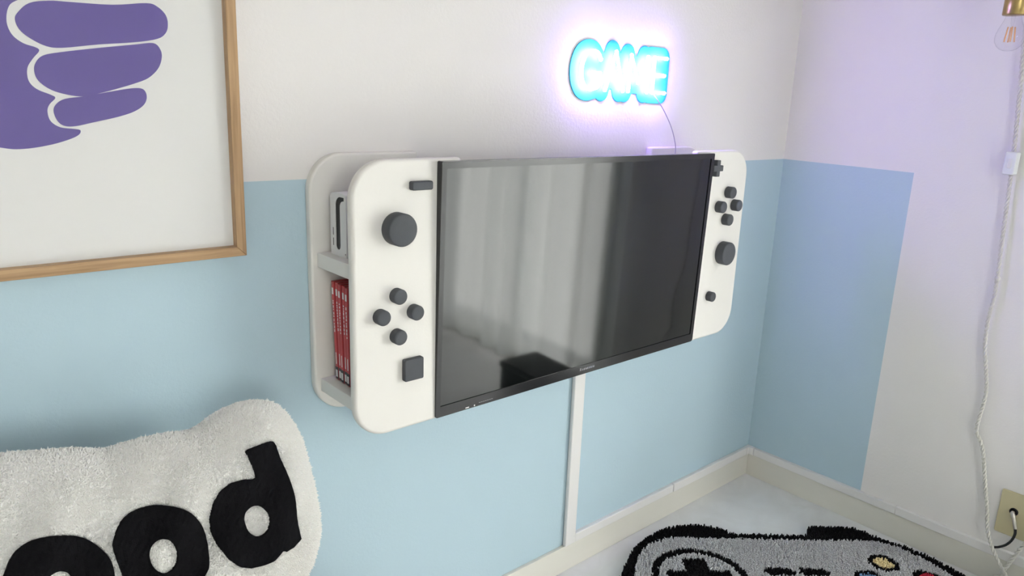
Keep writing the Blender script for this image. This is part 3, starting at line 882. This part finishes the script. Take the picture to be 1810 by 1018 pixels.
# ------------------------------------------------------------------ wall outlet with aerial cable
ou = empty('wall_outlet', (0, -.725, .137), 'beige wall outlet plate with an aerial socket above the cable duct', 'outlet')
extrude('cover_plate', rrect(-.761, -.690, .137, .252, (.004,) * 4, 4), YZ, 0.0, -.0065, MT['plate'], ou, bevel=.002)
lathe('socket_ring', [(.0095, 0), (.0095, -.0015), (.006, -.0015), (.006, 0)], (-.0065, -.7225, .2035), 'x', MT['black'], ou, 20)
lathe('coax_stub', [(.0045, .002), (.0045, -.012), (0, -.012)], (-.0065, -.7225, .2035), 'x', MT['nickel'], ou, 14)
ac = empty('aerial_cable', (-.02, -.72, .1), 'short black aerial cable with a metal plug hanging from the outlet', 'cable')
tube('plug', catmull([(-.0165, -.7225, .2035), (-.020, -.7250, .2000), (-.022, -.7305, .1870), (-.022, -.7360, .1690)], 5), [.0052] * 8 + [.0042] * 8, MT['nickel'], ac, 12)
tube('black_lead', catmull([(-.022, -.7357, .170), (-.022, -.7376, .1555), (-.022, -.7338, .1364), (-.0215, -.7247, .1191), (-.020, -.7123, .1063), (-.0175, -.7045, .1003), (-.0140, -.6985, .0960)], 8), .0030, MT['black'], ac, 10)

# ------------------------------------------------------------------ pendant lamp with twisted cord
BX, BY = -.105, -.5475
lm = empty('pendant_lamp', (BX, BY, 1.278), 'clear filament bulb in a brass socket with a twisted white cord and switch', 'lamp')
bz0 = 1.2775
prof = [(0, 0), (.008, .0007), (.016, .004), (.0225, .0098), (.0272, .018), (.0285, .027), (.0275, .036), (.0245, .0455), (.0205, .0545), (.0170, .063), (.0148, .071), (.0142, .078), (.0140, .086)]
bulb = lathe('bulb', prof, (BX, BY, bz0), 'z', MT['bulbglass'], lm, 36)
lathe('filament_stem', [(.004, .080), (.0035, .060), (.002, .052), (.001, .02), (0, .02)][::-1], (BX, BY, bz0), 'z', MT['bulbglass'], bulb, 10)
parts = []
for k in range(4):
    a = k * math.pi / 2 + .5
    b0 = Vector((BX + .0095 * math.cos(a), BY + .0095 * math.sin(a), bz0 + .019)); b1 = Vector((BX + .0065 * math.cos(a), BY + .0065 * math.sin(a), bz0 + .050))
    tube('filament', [b0, (b0 + b1) / 2, b1], .0015, MT['filament'], bulb, 8)
lathe('socket', [(.0, .074), (.0215, .074), (.0225, .0755), (.0225, .118), (.021, .124), (.010, .130), (.006, .136), (.0, .136)], (BX, BY, bz0), 'z', MT['brass'], lm, 36)
def twisted(P, pitch=.022, r=.0026, off=.0024):
    """two strands wound around a centre line"""
    P = [Vector(p) for p in P]
    L = [0]
    for a, b in zip(P[:-1], P[1:]): L.append(L[-1] + (b - a).length)
    n = int(L[-1] / (pitch / 8)); out_ = []
    xs = np.linspace(0, L[-1], n)
    C_ = np.array([[np.interp(x, L, [p[i] for p in P]) for i in range(3)] for x in xs])
    for ph in (0, math.pi):
        S = []
        for i in range(n):
            t = Vector(C_[min(i + 1, n - 1)] - C_[max(i - 1, 0)]).normalized()
            u_ = t.cross(Vector((0.93, 0.31, 0.2))).normalized(); v_ = t.cross(u_)
            a = 2 * math.pi * xs[i] / pitch + ph
            S.append(Vector(C_[i]) + (u_ * math.cos(a) + v_ * math.sin(a)) * off)
        out_.append(tubevf(S, r, 6))
    return merge(out_)
path = [(BX, BY, bz0 + .134), (BX, BY, 1.9), (BX, BY, 2.385), (-.07, -.56, 2.375), (-.018, -.575, 2.36), (-.015, -.560, 1.9), (-.015, -.548, 1.40), (-.015, -.5541, 1.2721), (-.015, -.5606, 1.2107), (-.015, -.5738, 1.0600),
        (-.015, -.5775, 1.0000), (-.015, -.5850, .8700), (-.015, -.5912, .7686), (-.015, -.5925, .7200), (-.015, -.5900, .6600), (-.015, -.5952, .5921), (-.015, -.6143, .5026), (-.015, -.6160, .4550), (-.015, -.6121, .3845), (-.015, -.6240, .3600), (-.015, -.6367, .3297), (-.015, -.6526, .259), (-.0165, -.6698, .1884),
        (-.024, -.682, .140), (-.032, -.6985, .1076), (-.042, -.735, .060), (-.048, -.775, .030), (-.050, -.815, .035), (-.046, -.835, .075), (-.036, -.825, .130), (-.028, -.8, .185)]
cpth = [path[0], path[1]] + catmull(path[2:], 6)
V, F = twisted(cpth)
mesh_obj('twisted_cord', V, F, MT['cord'], lm, smooth=True)
P2 = catmull([(-.026, -.80, .20), (-.028, -.772, .165), (-.030, -.755, .125), (-.034, -.738, .070), (-.036, -.72, .03), (-.04, -.70, .006), (-.06, -.74, .005), (-.05, -.79, .006)], 6)
V, F = twisted(P2)
mesh_obj('twisted_cord', V, F, MT['cord'], lm, smooth=True)
# inline switch
sw = extrude('switch', rrect(-.587, -.5625, 1.010, 1.062, (.004,) * 4, 4), YZ, -.008, -.034, MT['switch'], lm, bevel=.003)
extrude('switch_rocker', rrect(-.5785, -.571, 1.025, 1.047, (.002,) * 4, 3), YZ, -.0335, -.0365, MT['duct'], sw, bevel=.001)
lathe('cord_knot', [(0, -.006), (.005, -.005), (.007, 0), (.005, .005), (0, .006)], (-.0155, -.5920, .766), 'z', MT['cord'], lm, 14)
lathe('ceiling_hook', [(.012, .012), (.012, .006), (.004, 0), (0, 0)], (BX, BY, 2.386), 'z', MT['brass'], lm, 16)

# ------------------------------------------------------------------ window curtain and dark box, seen only in the television; added fill window's curtain unseen
def curtain(name, label, xc, ya, yb, z0, z1, xwall, mp):
    cur = empty(name, mp((ya + yb) / 2, z0, xc), label, 'curtain')
    ys = np.linspace(ya, yb, int((yb - ya) * 142)); V = []; F = []
    zs = np.linspace(z0, z1, 8); nz = len(zs)
    for y in ys:
        fold = .022 * math.sin(y * 46 + .9 * math.sin(y * 9)) + .012 * math.sin(y * 19 + 1.0)
        for z in zs: V.append(mp(y, z, xc + fold))
    for i in range(len(ys) - 1):
        for j in range(nz - 1):
            F.append((i * nz + j, (i + 1) * nz + j, (i + 1) * nz + j + 1, i * nz + j + 1))
    mesh_obj('curtain_cloth', V, F, MT['curtain'], cur, smooth=True)
    tube('curtain_rail', [mp(ya - .05, z1 + .01, xc), mp((ya + yb) / 2, z1 + .01, xc), mp(yb + .03, z1 + .01, xc)], .011, MT['winframe'], cur, 10)
    for y in (ya + .02, yb - .02):
        extrude('rail_bracket', rrect(y - .008, y + .008, z1, z1 + .02, (0, 0, 0, 0)), mp, xwall, xc, MT['winframe'], cur)
curtain('sheer_curtain', 'pale floor length sheer curtain hanging in folds over the tall window', -.075, -2.25, -.80, .03, 1.62, 0.0, YZ)
curtain('sheer_curtain', 'shorter pale sheer curtain over the added fill window opposite the television', YW + .075, -3.20, -1.68, .62, 2.10, YW, XZ)
ot = empty('storage_box', (-.21, -1.04, 0), 'low black canvas storage box on the floor before the curtain', 'box')
box('box_body', (-.30, -1.15, 0), (-.12, -.87, .11), MT['ottoman'], ot, bevel=.006)
box('box_lid', (-.305, -1.155, .11), (-.115, -.865, .135), MT['ottoman'], ot, bevel=.006)
